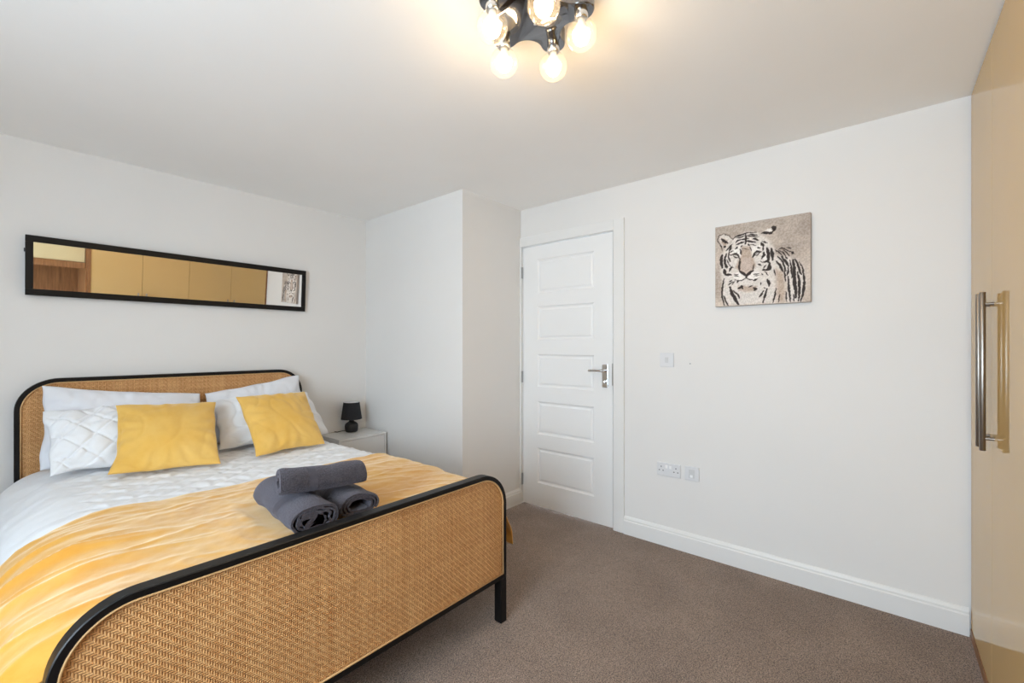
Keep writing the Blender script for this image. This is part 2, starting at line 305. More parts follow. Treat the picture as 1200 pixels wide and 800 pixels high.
TIGER = [[["l",0.03,[[0.647,0.554],[0.768,0.538],[0.855,0.498],[0.904,0.441],[0.94,0.336],[0.949,0.228],[0.934,0.114],[0.91,0.001],[0.627,0.004],[0.653,0.107],[0.673,0.217],[0.647,0.368]]],["t",0.03,[[0.653,0.412],[0.743,0.365],[0.762,0.231],[0.768,0.128],[0.755,0.011],[0.685,0.012],[0.666,0.18],[0.66,0.307]]],["l",0.02,[[0.201,0.822],[0.344,0.885],[0.47,0.857],[0.58,0.776],[0.652,0.642],[0.664,0.49],[0.646,0.356],[0.556,0.227],[0.344,0.14],[0.107,0.268],[0.059,0.477],[0.066,0.653],[0.12,0.704]]],["l",0.02,[[0.059,0.447],[0.64,0.417],[0.67,0.229],[0.652,0.122],[0.628,0.007],[0.127,0.01],[0.08,0.137],[0.08,0.32]]],["t",0.012,[[0.305,0.72],[0.395,0.707],[0.414,0.606],[0.433,0.547],[0.458,0.46],[0.433,0.421],[0.357,0.351],[0.279,0.431],[0.227,0.458],[0.26,0.541],[0.292,0.608]]],["p",0.012,[[0.331,0.574],[0.401,0.565],[0.42,0.436],[0.357,0.359],[0.292,0.444],[0.305,0.521]]],["w",0.01,[[0.273,0.416],[0.344,0.351],[0.344,0.323],[0.273,0.301],[0.214,0.343],[0.221,0.393]]],["w",0.01,[[0.433,0.412],[0.37,0.349],[0.37,0.32],[0.433,0.3],[0.489,0.337],[0.495,0.385]]],["w",0.01,[[0.42,0.71],[0.513,0.717],[0.525,0.66],[0.458,0.635],[0.414,0.578]]],["w",0.01,[[0.194,0.693],[0.279,0.731],[0.292,0.651],[0.292,0.579],[0.26,0.626],[0.187,0.651]]],["w",0.012,[[0.532,0.59],[0.556,0.656],[0.58,0.528],[0.532,0.507]]],["l",0.01,[[0.045,0.861],[0.087,0.899],[0.134,0.883],[0.194,0.823],[0.12,0.704],[0.073,0.762]]],["t",0.01,[[0.073,0.857],[0.134,0.825],[0.147,0.787],[0.107,0.735],[0.073,0.798]]],["d",0.004,[[0.513,0.841],[0.538,0.86],[0.586,0.853],[0.625,0.841],[0.634,0.864],[0.616,0.901],[0.64,0.911],[0.667,0.903],[0.67,0.865],[0.64,0.842],[0.625,0.821],[0.568,0.821]]],["w",0.004,[[0.547,0.864],[0.58,0.883],[0.616,0.884],[0.633,0.864],[0.619,0.847],[0.574,0.856]]],["t",0.015,[[0.26,0.238],[0.47,0.22],[0.458,0.165],[0.37,0.158],[0.273,0.18]]]],[["d",0.0087,[[0.207,0.825],[0.253,0.853],[0.344,0.87],[0.357,0.879],[0.458,0.862]]],["d",0.0074,[[0.221,0.841],[0.279,0.853],[0.331,0.858]]],["d",0.0074,[[0.24,0.83],[0.292,0.833],[0.331,0.841]]],["d",0.0099,[[0.357,0.847],[0.407,0.846],[0.47,0.829]]],["d",0.0074,[[0.37,0.829],[0.433,0.824],[0.489,0.806]]],["d",0.0149,[[0.347,0.863],[0.35,0.813],[0.344,0.743]]],["d",0.0136,[[0.237,0.777],[0.26,0.798],[0.286,0.805]]],["d",0.0136,[[0.292,0.799],[0.325,0.806],[0.382,0.801]]],["d",0.0161,[[0.426,0.794],[0.451,0.786],[0.479,0.768]]],["d",0.0136,[[0.247,0.747],[0.286,0.762],[0.325,0.767]]],["d",0.0149,[[0.357,0.773],[0.401,0.764],[0.451,0.749]]],["d",0.0087,[[0.37,0.739],[0.389,0.718]]],["d",0.0074,[[0.395,0.728],[0.458,0.708]]],["d",0.0111,[[0.23,0.702],[0.26,0.716]]],["d",0.0111,[[0.299,0.714],[0.305,0.734]]],["d",0.0062,[[0.093,0.905],[0.045,0.891],[0.025,0.835],[0.059,0.771],[0.087,0.694]]],["d",0.005,[[0.093,0.905],[0.147,0.881],[0.207,0.817]]],["d",0.0211,[[0.073,0.846],[0.107,0.811],[0.144,0.784]]],["d",0.0161,[[0.1,0.75],[0.12,0.74]]],["d",0.0099,[[0.059,0.771],[0.073,0.74]]],["d",0.0136,[[0.127,0.688],[0.167,0.733],[0.194,0.758]]],["d",0.0136,[[0.167,0.682],[0.187,0.737]]],["d",0.0074,[[0.174,0.667],[0.207,0.673]]],["d",0.0235,[[0.08,0.643],[0.069,0.593],[0.073,0.534],[0.08,0.482]]],["d",0.0161,[[0.131,0.651],[0.11,0.588],[0.12,0.5],[0.137,0.476]]],["d",0.0099,[[0.167,0.682],[0.154,0.612],[0.174,0.551],[0.181,0.55]]],["d",0.0074,[[0.134,0.578],[0.154,0.525],[0.181,0.478]]],["d",0.0211,[[0.124,0.492],[0.144,0.49]]],["d",0.0136,[[0.201,0.631],[0.234,0.637],[0.26,0.619],[0.273,0.585]]],["d",0.0074,[[0.201,0.627],[0.227,0.595],[0.266,0.583]]],["d",0.0087,[[0.167,0.632],[0.201,0.627]]],["d",0.0099,[[0.266,0.583],[0.279,0.567]]],["d",0.0149,[[0.283,0.566],[0.279,0.502],[0.273,0.453],[0.286,0.416]]],["d",0.0111,[[0.286,0.687],[0.299,0.621]]],["d",0.0062,[[0.305,0.692],[0.344,0.683],[0.382,0.666]]],["d",0.0074,[[0.395,0.7],[0.411,0.648]]],["d",0.0186,[[0.426,0.576],[0.445,0.612],[0.47,0.633],[0.513,0.627]]],["d",0.0074,[[0.433,0.589],[0.476,0.59],[0.495,0.616]]],["d",0.0235,[[0.516,0.724],[0.535,0.693]]],["d",0.0099,[[0.535,0.686],[0.532,0.638]]],["d",0.0111,[[0.476,0.678],[0.504,0.67]]],["d",0.0186,[[0.519,0.546],[0.544,0.581],[0.538,0.617]]],["d",0.0087,[[0.525,0.75],[0.58,0.714]]],["d",0.0235,[[0.574,0.66],[0.589,0.596],[0.586,0.5]]],["d",0.0223,[[0.619,0.647],[0.628,0.591],[0.634,0.514]]],["d",0.0149,[[0.532,0.5],[0.58,0.504],[0.607,0.477]]],["d",0.0248,[[0.601,0.471],[0.598,0.416],[0.568,0.402]]],["d",0.0087,[[0.532,0.424],[0.568,0.461]]],["d",0.0124,[[0.525,0.407],[0.562,0.403]]],["d",0.0087,[[0.482,0.485],[0.519,0.46]]],["d",0.0087,[[0.433,0.477],[0.426,0.422]]],["d",0.0074,[[0.507,0.517],[0.525,0.501]]],["d",0.0186,[[0.276,0.419],[0.331,0.374],[0.354,0.354]]],["d",0.0186,[[0.426,0.413],[0.382,0.379],[0.354,0.354]]],["d",0.0149,[[0.354,0.357],[0.354,0.329]]],["d",0.0074,[[0.354,0.329],[0.318,0.311],[0.273,0.298],[0.227,0.32]]],["d",0.0074,[[0.354,0.326],[0.395,0.307],[0.433,0.293]]],["d",0.0161,[[0.433,0.29],[0.47,0.304]]],["d",0.0136,[[0.26,0.303],[0.253,0.282]]],["d",0.0248,[[0.104,0.456],[0.117,0.396]]],["d",0.0161,[[0.117,0.393],[0.187,0.382]]],["d",0.0111,[[0.161,0.428],[0.194,0.489]]],["d",0.0087,[[0.167,0.464],[0.207,0.474]]],["d",0.0087,[[0.221,0.386],[0.26,0.378]]],["d",0.0074,[[0.221,0.368],[0.266,0.359]]],["d",0.0074,[[0.433,0.363],[0.489,0.371]]],["d",0.0074,[[0.439,0.345],[0.489,0.35]]],["d",0.0136,[[0.104,0.347],[0.087,0.268],[0.076,0.166],[0.087,0.078],[0.107,0.011]]],["d",0.0111,[[0.1,0.135],[0.12,0.068],[0.147,0.008]]],["d",0.0248,[[0.171,0.232],[0.194,0.15],[0.234,0.075],[0.266,0.012]]],["d",0.0124,[[0.207,0.185],[0.26,0.131],[0.279,0.086]]],["d",0.0074,[[0.161,0.298],[0.194,0.316]]],["d",0.0074,[[0.154,0.262],[0.174,0.275]]],["d",0.0087,[[0.194,0.258],[0.227,0.306]]],["d",0.0087,[[0.174,0.275],[0.207,0.3]]],["d",0.0186,[[0.266,0.209],[0.299,0.228],[0.312,0.198]]],["d",0.0186,[[0.433,0.202],[0.458,0.186],[0.445,0.173]]],["d",0.0087,[[0.382,0.22],[0.42,0.224]]],["d",0.0186,[[0.577,0.286],[0.595,0.243],[0.595,0.209]]],["d",0.0149,[[0.574,0.183],[0.556,0.109],[0.532,0.02]]],["d",0.0124,[[0.538,0.158],[0.513,0.112],[0.492,0.086]]],["d",0.0087,[[0.55,0.386],[0.586,0.34]]],["d",0.0111,[[0.519,0.361],[0.525,0.347]]],["d",0.0087,[[0.544,0.199],[0.556,0.185]]],["d",0.0074,[[0.507,0.258],[0.513,0.23]]],["d",0.0074,[[0.667,0.175],[0.658,0.101],[0.634,0.014]]],["d",0.0074,[[0.688,0.627],[0.723,0.639],[0.763,0.616],[0.826,0.571]]],["d",0.0211,[[0.823,0.571],[0.84,0.562]]],["d",0.0087,[[0.775,0.638],[0.815,0.622]]],["d",0.0087,[[0.658,0.628],[0.694,0.596],[0.734,0.543]]],["d",0.0074,[[0.694,0.616],[0.734,0.59],[0.763,0.545]]],["d",0.0074,[[0.734,0.617],[0.775,0.578],[0.798,0.534]]],["d",0.0149,[[0.673,0.488],[0.711,0.435],[0.733,0.366]]],["d",0.0135,[[0.685,0.542],[0.73,0.484],[0.755,0.408],[0.768,0.37]]],["d",0.0176,[[0.724,0.541],[0.762,0.48],[0.79,0.426]]],["d",0.0108,[[0.749,0.401],[0.755,0.32],[0.762,0.253]]],["d",0.0122,[[0.774,0.318],[0.79,0.36],[0.787,0.419]]],["d",0.0149,[[0.787,0.302],[0.79,0.221],[0.799,0.125],[0.808,0.015]]],["d",0.0108,[[0.805,0.49],[0.818,0.401],[0.824,0.283]]],["d",0.023,[[0.836,0.486],[0.846,0.412],[0.846,0.31],[0.852,0.208],[0.864,0.12],[0.864,0.055]]],["d",0.0081,[[0.768,0.128],[0.771,0.017]]],["d",0.0149,[[0.855,0.491],[0.879,0.437],[0.904,0.34],[0.916,0.31]]],["d",0.0162,[[0.879,0.343],[0.894,0.247],[0.898,0.132],[0.888,0.017]]],["d",0.0095,[[0.898,0.456],[0.928,0.381],[0.94,0.279],[0.949,0.228]]],["d",0.0162,[[0.94,0.3],[0.943,0.193],[0.928,0.086],[0.91,0.008]]],["d",0.0095,[[0.842,0.093],[0.846,0.013]]],["d",0.0095,[[0.666,0.173],[0.656,0.099],[0.634,0.015]]],["d",0.0081,[[0.705,0.103],[0.692,0.011]]],["d",0.0095,[[0.762,0.539],[0.78,0.507]]],["d",0.0095,[[0.647,0.391],[0.66,0.33]]],["g",0.0099,[[0.224,0.619],[0.247,0.614]]],["g",0.0111,[[0.454,0.607],[0.476,0.615]]]]]

# ------------------------------------------------------------------ the room
T = 0.12
struct(bx('floor', (XF - T, YR - T, -0.06), (XD + T + 0.8, YL + T, 0), 'carpet'))
struct(bx('ceiling', (XF - T, YR - T, H), (XD + T, YL + T, H + 0.1), 'ceiling_paint'))
struct(bx('wall_left', (XF - T, YL, 0), (XP, YL + T, H), 'wall_paint'))
struct(bx('wall_left_pier', (XP, YB, 0), (XD + T, YL + T, H), 'wall_paint'))
DY0, DY1, DZ = 1.392, 2.206, 2.047          # door opening
struct(MB().box((XD, YR - T, 0), (XD + T, DY0, H)).box((XD, DY0, DZ), (XD + T, YB, H)).box((XD, DY1, 0), (XD + T, YB, DZ)).ob('wall_back', 'wall_paint'))
struct(bx('wall_right', (XF - T, YR - T, 0), (XD, YR, H), 'wall_paint'))
y0, y1, z0, z1 = WIN
struct(MB().box((XF - T, YR, 0), (XF, y0, H)).box((XF - T, y1, 0), (XF, YL, H)).box((XF - T, y0, 0), (XF, y1, z0)).box((XF - T, y0, z1), (XF, y1, H)).ob('wall_front', 'wall_paint'))
# window in the wall behind the camera: frame, mullions, panes, sill
wm = MB(); fx0, fx1 = XF - 0.10, XF - 0.04
for a, b in (((fx0, y0, z0), (fx1, y1, z0 + .06)), ((fx0, y0, z1 - .06), (fx1, y1, z1)), ((fx0, y0, z0 + .06), (fx1, y0 + .06, z1 - .06)), ((fx0, y1 - .06, z0 + .06), (fx1, y1, z1 - .06))): wm.box(a, b, 0.005)
win = struct(wm.ob('window_1', 'upvc'))
for k in range(3):
    a = y0 + .06 + k * (y1 - y0 - .12) / 3; b = a + (y1 - y0 - .12) / 3
    if k: bx('mullion', (fx0 + .004, a - .03, z0 + .06), (fx1 - .004, a + .03, z1 - .06), 'upvc', win, 0.004)
    bx('pane', (XF - 0.073, a + (.03 if k else 0), z0 + .06), (XF - 0.069, b - (.03 if k < 2 else 0), z1 - .06), 'window_glass', win)
bx('window_sill', (XF - 0.04, y0 - .05, z0 - .02), (XF + 0.10, y1 + .05, z0 + 0.004), 'gloss_trim', win, 0.006)

# skirting boards: moulded profile, extruded
SK = [(0, 0), (0.018, 0), (0.018, 0.088), (0.013, 0.094), (0.013, 0.103), (0.008, 0.113), (0.004, 0.118), (0, 0.118)]
def skirting(name, p0, p1, nrm):
    L = [[(p[0] + nrm[0] * d, p[1] + nrm[1] * d, z) for d, z in SK] for p in (p0, p1)]
    return struct(MB().sweep(L).ob(name, 'gloss_trim'))
skirting('baseboard_back', (XD, 1.3185), (XD, YW + 0.004), (-1, 0))
skirting('baseboard_pier', (XP - 0.0, YB), (XD, YB), (0, -1))
skirting('baseboard_return', (XP, YB - 0.018), (XP, YL), (-1, 0))
skirting('baseboard_left', (XF, YL), (XP - 0.018, YL), (0, -1))

# door lining + architrave
ar = MB()
AX = XD - 0.016
ar.box((AX, 1.3185, 0), (XD, DY0 + 0.006, 2.116), 0.004)
ar.box((AX, DY0 + 0.006, DZ - 0.006), (XD, YB, 2.116), 0.004)
ar.box((AX, DY1 - 0.004, 0), (XD, YB, DZ - 0.006), 0.003)
ar.box((XD, DY0, 0), (XD + T, DY0 + 0.011, DZ)); ar.box((XD, DY1 - 0.008, 0), (XD + T, DY1, DZ)); ar.box((XD, DY0, DZ - 0.009), (XD + T, DY1, DZ))
ar.box((XD + 0.052, DY0 + 0.011, 0), (XD + 0.075, DY0 + 0.028, DZ - 0.009)); ar.box((XD + 0.052, DY1 - 0.025, 0), (XD + 0.075, DY1 - 0.008, DZ - 0.009))
struct(ar.ob('trim_1', 'gloss_trim'))
# the door leaf: stiles and rails as one frame, five moulded panels set into it
LY0, LY1, LZ0, LZ1 = 1.409, 2.193, 0.008, 2.034
LX0, LX1 = XD + 0.002, XD + 0.042
PY0, PY1 = 1.553, 2.053
PZ = [(0.190, 0.462), (0.568, 0.824), (0.938, 1.189), (1.303, 1.562), (1.666, 1.926)]
db = MB().box((LX0, LY0, LZ0), (LX1, PY0, LZ1)).box((LX0, PY1, LZ0), (LX1, LY1, LZ1))
zz = [LZ0] + [z for p in PZ for z in p] + [LZ1]
for k in range(0, len(zz), 2): db.box((LX0, PY0, zz[k]), (LX1, PY1, zz[k + 1]))
door = struct(db.ob('door_1', 'door_white'))
for a, b in PZ:
    rings = []
    for ins, dep in ((0, 0), (0.003, 0.0045), (0.011, 0.0105), (0.019, 0.0105), (0.030, 0.004)):
        rings.append([(LX0 + dep, PY0 + ins, a + ins), (LX0 + dep, PY1 - ins, a + ins), (LX0 + dep, PY1 - ins, b - ins), (LX0 + dep, PY0 + ins, b - ins)])
    rings = [[(LX0 + 0.03, p[1], p[2]) for p in rings[0]]] + rings
    MB().sweep(rings).ob('panel', 'door_white', door)
for z in (1.837, 1.009, 0.195):
    hg = MB().box((XD - 0.019, 2.1925, z - 0.045), (XD + 0.03, 2.1985, z + 0.045))
    for q in (-1, 0, 1): hg.lathe([(0.0052, -0.014), (0.0052, 0.014)], (XD - 0.012, 2.197, z + q * 0.0295), 12)
    hg.ob('hinge', 'hinge_metal', door)
hp = MB().box((LX0 - 0.009, 1.441, 0.967), (LX0, 1.486, 1.126), 0.002).ob('handle_backplate', 'chrome', door)
lv = MB().lathe([(0.011, -0.045), (0.011, 0.0)], (LX0 - 0.009, 1.4635, 1.084), 16, axis='x')
lv.tube([(LX0 - 0.05, 1.4635, 1.084), (LX0 - 0.055, 1.48, 1.0845), (LX0 - 0.055, 1.52, 1.085), (LX0 - 0.052, 1.568, 1.083)], 0.0085, 12)
autosmooth(lv.ob('lever_handle', 'chrome', door))
th = MB().lathe([(0.012, -0.004), (0.012, 0)], (LX0 - 0.009, 1.4635, 1.005), 16, axis='x').box((LX0 - 0.032, 1.461, 0.994), (LX0 - 0.011, 1.466, 1.016), 0.0015)
autosmooth(th.ob('thumb_turn', 'chrome', door))
bx('latch_plate', (XD - 0.0165, DY0 + 0.0065, 0.985), (XD + 0.03, DY0 + 0.0125, 1.135), 'hinge_metal', door)

# ------------------------------------------------------------------ fittings on the back wall
def plate(name, ya, yb, za, zb, label, cat):
    t = thing(name, (XD, (ya + yb) / 2, za), label, cat)
    bx('plate', (XD - 0.010, ya, za), (XD, yb, zb), 'white_plastic', t, 0.003)
    return t
t = plate('light_switch', 0.988, 1.075, 1.122, 1.211, 'square white light switch on the wall right of the door handle', 'switch')
bx('rocker', (XD - 0.0135, 1.021, 1.150), (XD - 0.0095, 1.042, 1.183), 'switch_grey', t, 0.0015)
t = plate('double_socket', 0.946, 1.094, 0.438, 0.520, 'white double power socket low on the wall beside the door', 'socket')
for s in (-1, 1):
    c = 1.020 + s * 0.046
    for dy, dz, w, hh in ((0, 0.020, .0045, .009), (-.012, -.003, .008, .005), (.012, -.003, .008, .005)):
        bx('pin_hole', (XD - 0.0106, c + dy - w / 2, 0.474 + dz - hh / 2), (XD - 0.0098, c + dy + w / 2, 0.474 + dz + hh / 2), 'dark_slot', t)
    bx('rocker', (XD - 0.014, 1.020 + s * 0.0125 - 0.007, 0.487), (XD - 0.0095, 1.020 + s * 0.0125 + 0.007, 0.507), 'led_dot', t, 0.001)
t = plate('aerial_socket', 0.836, 0.920, 0.439, 0.523, 'small white square aerial outlet plate right of the double socket', 'socket')
bx('module', (XD - 0.0125, 0.862, 0.455), (XD - 0.0095, 0.896, 0.506), 'switch_grey', t, 0.001)
bx('jack', (XD - 0.0145, 0.872, 0.458), (XD - 0.012, 0.888, 0.474), 'led_dot', t, 0.001)
tag(MB().lathe([(0.001, -0.007), (0.0045, -0.006), (0.0045, 0)], (XD, 0.890, 1.147), 12, axis='x').ob('wall_screw', 'hinge_metal'), 'tiny grey screw head in the bare wall right of the light switch', 'screw')

# ------------------------------------------------------------------ tiger print on stretched canvas
CY0, CY1, CZ0, CZ1 = 0.740, 0.279, 1.481, 1.942
tp = thing('canvas_picture', (XD, (CY0 + CY1) / 2, CZ0), 'square black-and-white tiger print on stretched canvas, hung on the wall', 'picture')
bx('stretched_edge', (XD - 0.030, CY1, CZ0), (XD - 0.001, CY0, CZ1), 'canvas_side', tp, 0.002)
FILLS, STROKES = TIGER
N = 220
gu, gv = np.meshgrid(np.linspace(0, 1, N), np.linspace(0, 1, N))
U, Vv = gu.ravel(), gv.ravel()
rng = np.random.RandomState(4)
def smooth_noise(n):
    g = rng.rand(n + 2, n + 2); x = U * n; y = Vv * n; i = x.astype(int); j = y.astype(int); fx = x - i; fy = y - j
    fx = fx * fx * (3 - 2 * fx); fy = fy * fy * (3 - 2 * fy)
    return (g[j, i] * (1 - fx) + g[j, i + 1] * fx) * (1 - fy) + (g[j + 1, i] * (1 - fx) + g[j + 1, i + 1] * fx) * fy
PAL = {'l': (220, 212, 205), 'w': (238, 232, 226), 't': (188, 168, 152), 'p': (196, 178, 166), 'd': (40, 29, 26), 'g': (170, 165, 160)}
img = np.array([(186, 172, 160)], float).repeat(N * N, 0)
img += ((smooth_noise(5) - .5) * 34 + (smooth_noise(14) - .5) * 14)[:, None] * np.array([1, 1.0, .95])
img *= (1.06 - 0.10 * Vv)[:, None]
# jitter the drawing a little so edges read as fur
ju = U + (smooth_noise(60) - .5) * .009; jv = Vv + (smooth_noise(60) - .5) * .012
def segdist(pts):
    d = np.full(U.shape, 9.0); tt = np.zeros(U.shape); L = len(pts) - 1
    for k in range(L):
        ax, ay = pts[k]; bx_, by_ = pts[k + 1]; dx, dy = bx_ - ax, by_ - ay
        q = np.clip(((ju - ax) * dx + (jv - ay) * dy) / (dx * dx + dy * dy + 1e-9), 0, 1)
        e = np.hypot(ju - ax - q * dx, jv - ay - q * dy); m = e < d
        d[m] = e[m]; tt[m] = (k + q[m]) / L
    return d, tt
def inside(pts):
    r = np.zeros(U.shape, bool); n = len(pts)
    for k in range(n):
        ax, ay = pts[k]; cx, cy = pts[(k + 1) % n]
        if ay == cy: continue
        r ^= ((ay > jv) != (cy > jv)) & (ju < (cx - ax) * (jv - ay) / (cy - ay) + ax)
    return r
for col, soft, pts in FILLS:
    d, _ = segdist(pts + [pts[0]]); sd = np.where(inside(pts), -d, d)
    a = np.clip(0.5 - sd / soft / 2, 0, 1)[:, None]
    img = img * (1 - a) + np.array(PAL[col], float) * a
fur = (smooth_noise(90) - .5) * 34
img += fur[:, None]
for col, w, pts in STROKES:
    d, tt = segdist(pts); ww = w * 0.68 * (0.55 + 0.65 * np.sin(np.pi * np.clip(tt, .04, .96)))
    a = np.clip((ww - d) / 0.006 + 0.5, 0, 1)[:, None] * (0.97 if col == 'd' else 0.8)
    img = img * (1 - a) + np.array(PAL[col], float) * a
img = np.clip(img, 8, 245) / 255
lin = np.where(img <= 0.04045, img / 12.92, ((img + 0.055) / 1.055) ** 2.4)
pv = [(XD - 0.0305, CY0 + (CY1 - CY0) * (0.003 + 0.994 * a), CZ0 + (CZ1 - CZ0) * (0.003 + 0.994 * b)) for a, b in zip(U, Vv)]
pf = [(j * N + i, j * N + i + 1, (j + 1) * N + i + 1, (j + 1) * N + i) for j in range(N - 1) for i in range(N - 1)]
po = mk('tiger_print', pv, pf, 'printed_canvas', tp)
at = po.data.color_attributes.new('print', 'FLOAT_COLOR', 'POINT')
at.data.foreach_set('color', np.concatenate([lin, np.ones((N * N, 1))], 1).astype(np.float32).ravel())

# ------------------------------------------------------------------ long wall mirror above the bed, leaning a little out of the wall
MX0, MX1, MZ0, MZ1 = 0.104, 1.555, 1.521, 1.833
mr = thing('wall_mirror', ((MX0 + MX1) / 2, YL - 0.024, MZ0), 'long narrow mirror in a black frame above the headboard', 'mirror')
W2, HH, FR = (MX1 - MX0) / 2, MZ1 - MZ0, 0.034
def mloc(m, name, mat):
    m.v = [(p[0] + mr.location.x, p[1] + mr.location.y, p[2] + mr.location.z) for p in m.v]; return m.ob(name, mat, mr)
for name, lo, hi in (('frame_rail', (-W2, -.010, 0), (W2, .010, FR)), ('frame_rail', (-W2, -.010, HH - FR), (W2, .010, HH)), ('frame_stile', (-W2, -.010, FR), (-W2 + FR * .85, .010, HH - FR)), ('frame_stile', (W2 - FR * .85, -.010, FR), (W2, .010, HH - FR))):
    mloc(MB().box(lo, hi, 0.002), name, 'mirror_frame_black')
mloc(MB().box((-W2 + .02, -.004, .025), (W2 - .02, .006, HH - .025)), 'mirror_glass', 'mirror_glass')
mloc(MB().box((-W2 - .004, 0.0, HH * .72), (-W2 + .01, .02, HH * .78), 0.001), 'hanging_bracket', 'dark_slot')
mr.rotation_euler = (0.064, 0, 0.009)

# ------------------------------------------------------------------ the bed
BX0, BX1 = 0.065, 1.515
bed = thing('bed', (0.79, 2.37, 0), 'double bed with black rounded frame and woven rattan head and foot panels', 'bed')
def arch(x0, x1, z0, z1, R, seg=14):
    """outline from bottom left up, over, and down to bottom right"""
    pts = [(x0, z0)]
    for k in range(seg + 1):
        a = math.pi - k / seg * math.pi / 2; pts.append((x0 + R + R * math.cos(a), z1 - R + R * math.sin(a)))
    for k in range(seg + 1):
        a = math.pi / 2 - k / seg * math.pi / 2; pts.append((x1 - R + R * math.cos(a), z1 - R + R * math.sin(a)))
    return pts + [(x1, z0)]
def arch_frame(name, y0, y1, z0, z1, R, w, parent):
    o = arch(BX0, BX1, z0, z1, R); i = arch(BX0 + w, BX1 - w, z0, z1 - w, R - w); e = 0.0025
    loops = []
    for (ox, oz), (ix, iz) in zip(o, i):
        d = Vector((ix - ox, iz - oz)); 
        if d.length < 1e-6: d = Vector((0, -1))
        d.normalize(); d *= e
        loops.append([(ox, y0 + e, oz), (ox + d.x, y0, oz + d.y), (ix - d.x, y0, iz - d.y), (ix, y0 + e, iz), (ix, y1 - e, iz), (ix - d.x, y1, iz - d.y), (ox + d.x, y1, oz + d.y), (ox, y1 - e, oz)])
    return autosmooth(MB().sweep(loops).ob(name, 'black_metal', parent), 35)
def arch_panel(name, y0, y1, z0, z1, R, w, mat, parent):
    o = arch(BX0 + w, BX1 - w, z0, z1 - w, R - w)
    L = [[(x, y0, z) for x, z in o], [(x, y1, z) for x, z in o]]
    return MB().sweep(L).ob(name, mat, parent)
def bead(name, y, z0, z1, R, w, parent):
    o = arch(BX0 + w + .002, BX1 - w - .002, z0 + .003, z1 - w - .002, R - w - .002)
    pts = o + [o[0]]
    m = MB()
    m.tube([(x, y, z) for x, z in o], 0.0035, 8); m.tube([(o[0][0], y, o[0][1]), (o[-1][0], y, o[-1][1])], 0.0035, 8)
    return m.ob(name, 'cane_bead', parent, True)
# foot end
FY0, FY1 = 1.312, 1.354
arch_frame('footboard_frame', FY0, FY1, 0.19, 0.690, 0.155, 0.019, bed)
arch_panel('footboard_panel', FY0 + 0.010, FY1 - 0.010, 0.21, 0.690, 0.155, 0.018, 'rattan', bed)
bead('footboard_bead', FY0 + 0.0035, 0.2185, 0.690, 0.155, 0.019, bed)
bx('footboard_rail', (BX0 + 0.019, FY0 + .001, 0.198), (BX1 - 0.019, FY1 - .001, 0.2185), 'black_metal', bed, 0.002)
for x in (BX0, BX1 - 0.038): bx('leg', (x, FY0, 0), (x + 0.038, FY1, 0.2), 'black_metal', bed, 0.003)
# head end
HY0, HY1 = 3.372, 3.412
arch_frame('headboard_frame', HY0, HY1, 0.19, 1.081, 0.165, 0.021, bed)
arch_panel('headboard_panel', HY0 + 0.010, HY1 - 0.010, 0.40, 1.081, 0.165, 0.020, 'rattan', bed)
bead('headboard_bead', HY0 + 0.0035, 0.40, 1.081, 0.165, 0.021, bed)
bx('headboard_rail', (BX0 + 0.021, HY0 + .001, 0.38), (BX1 - 0.021, HY1 - .001, 0.402), 'black_metal', bed, 0.002)
for x in (BX0, BX1 - 0.038): bx('leg', (x, HY0, 0), (x + 0.038, HY1, 0.2), 'black_metal', bed, 0.003)
for x in (BX0 + 0.008, BX1 - 0.033): bx('side_rail', (x, FY1, 0.24), (x + 0.025, HY0, 0.32), 'black_metal', bed, 0.003)
for k in range(12):
    y = 1.45 + k * 0.165; bx('slat', (BX0 + 0.033, y, 0.305), (BX1 - 0.033, y + 0.07, 0.317), 'cane_bead', bed)
mt = MB().box((BX0 + 0.045, FY1 + 0.03, 0.318), (BX1 - 0.045, HY0 - 0.02, 0.560), 0.05, 4).ob('mattress', 'mattress_white')
tag(autosmooth(mt, 60), 'white mattress on the rattan bed, hidden under the duvet', 'mattress')

# cross-section of the made bed: left hang, soft shoulder, flat top, right shoulder, right hang
def profile():
    pts = []; TOP = 0.612
    xl, rxl, rzl = 0.29, 0.315, 0.25
    xr, rxr, rzr = 1.40, 0.150, 0.20
    for k in range(13): pts.append((xl - rxl - 0.015 * (1 - k / 12), 0.16 + (TOP - rzl - 0.16) * k / 12))
    for k in range(1, 31):
        a = k / 30 * math.pi / 2; p = 2 / 2.25; pts.append((xl - rxl * math.cos(a) ** p, TOP - rzl + rzl * math.sin(a) ** p))
    for k in range(1, 40): pts.append((xl + (xr - xl) * k / 40, TOP))
    for k in range(0, 31):
        a = k / 30 * math.pi / 2; p = 2 / 2.5; pts.append((xr + rxr * math.sin(a) ** p, TOP - rzr + rzr * math.cos(a) ** p))
    for k in range(1, 13): pts.append((xr + rxr + 0.02 * k / 12, TOP - rzr - (TOP - rzr - 0.16) * k / 12))
    return pts
PR = [Vector(p) for p in profile()]
ACC = [0.0]
for a, b in zip(PR, PR[1:]): ACC.append(ACC[-1] + (b - a).length)
S0 = next(ACC[i] for i, p in enumerate(PR) if p.x > 0.79)
ACC = [a - S0 for a in ACC]
PN = []
for i in range(len(PR)):
    d = (PR[min(i + 2, len(PR) - 1)] - PR[max(i - 2, 0)]).normalized(); PN.append(Vector((-d.y, d.x)))
import bisect
def prof_at(s):
    i = min(max(bisect.bisect(ACC, s) - 1, 0), len(ACC) - 2); q = (s - ACC[i]) / (ACC[i + 1] - ACC[i])
    return PR[i].lerp(PR[i + 1], q), PN[i].lerp(PN[i + 1], q).normalized()
def nz(x, y, z=0.0, f=1.0): return noise.noise(Vector((x * f, y * f, z)))
def sstep(a, b, x):
    t = min(max((x - a) / (b - a), 0), 1); return t * t * (3 - 2 * t)
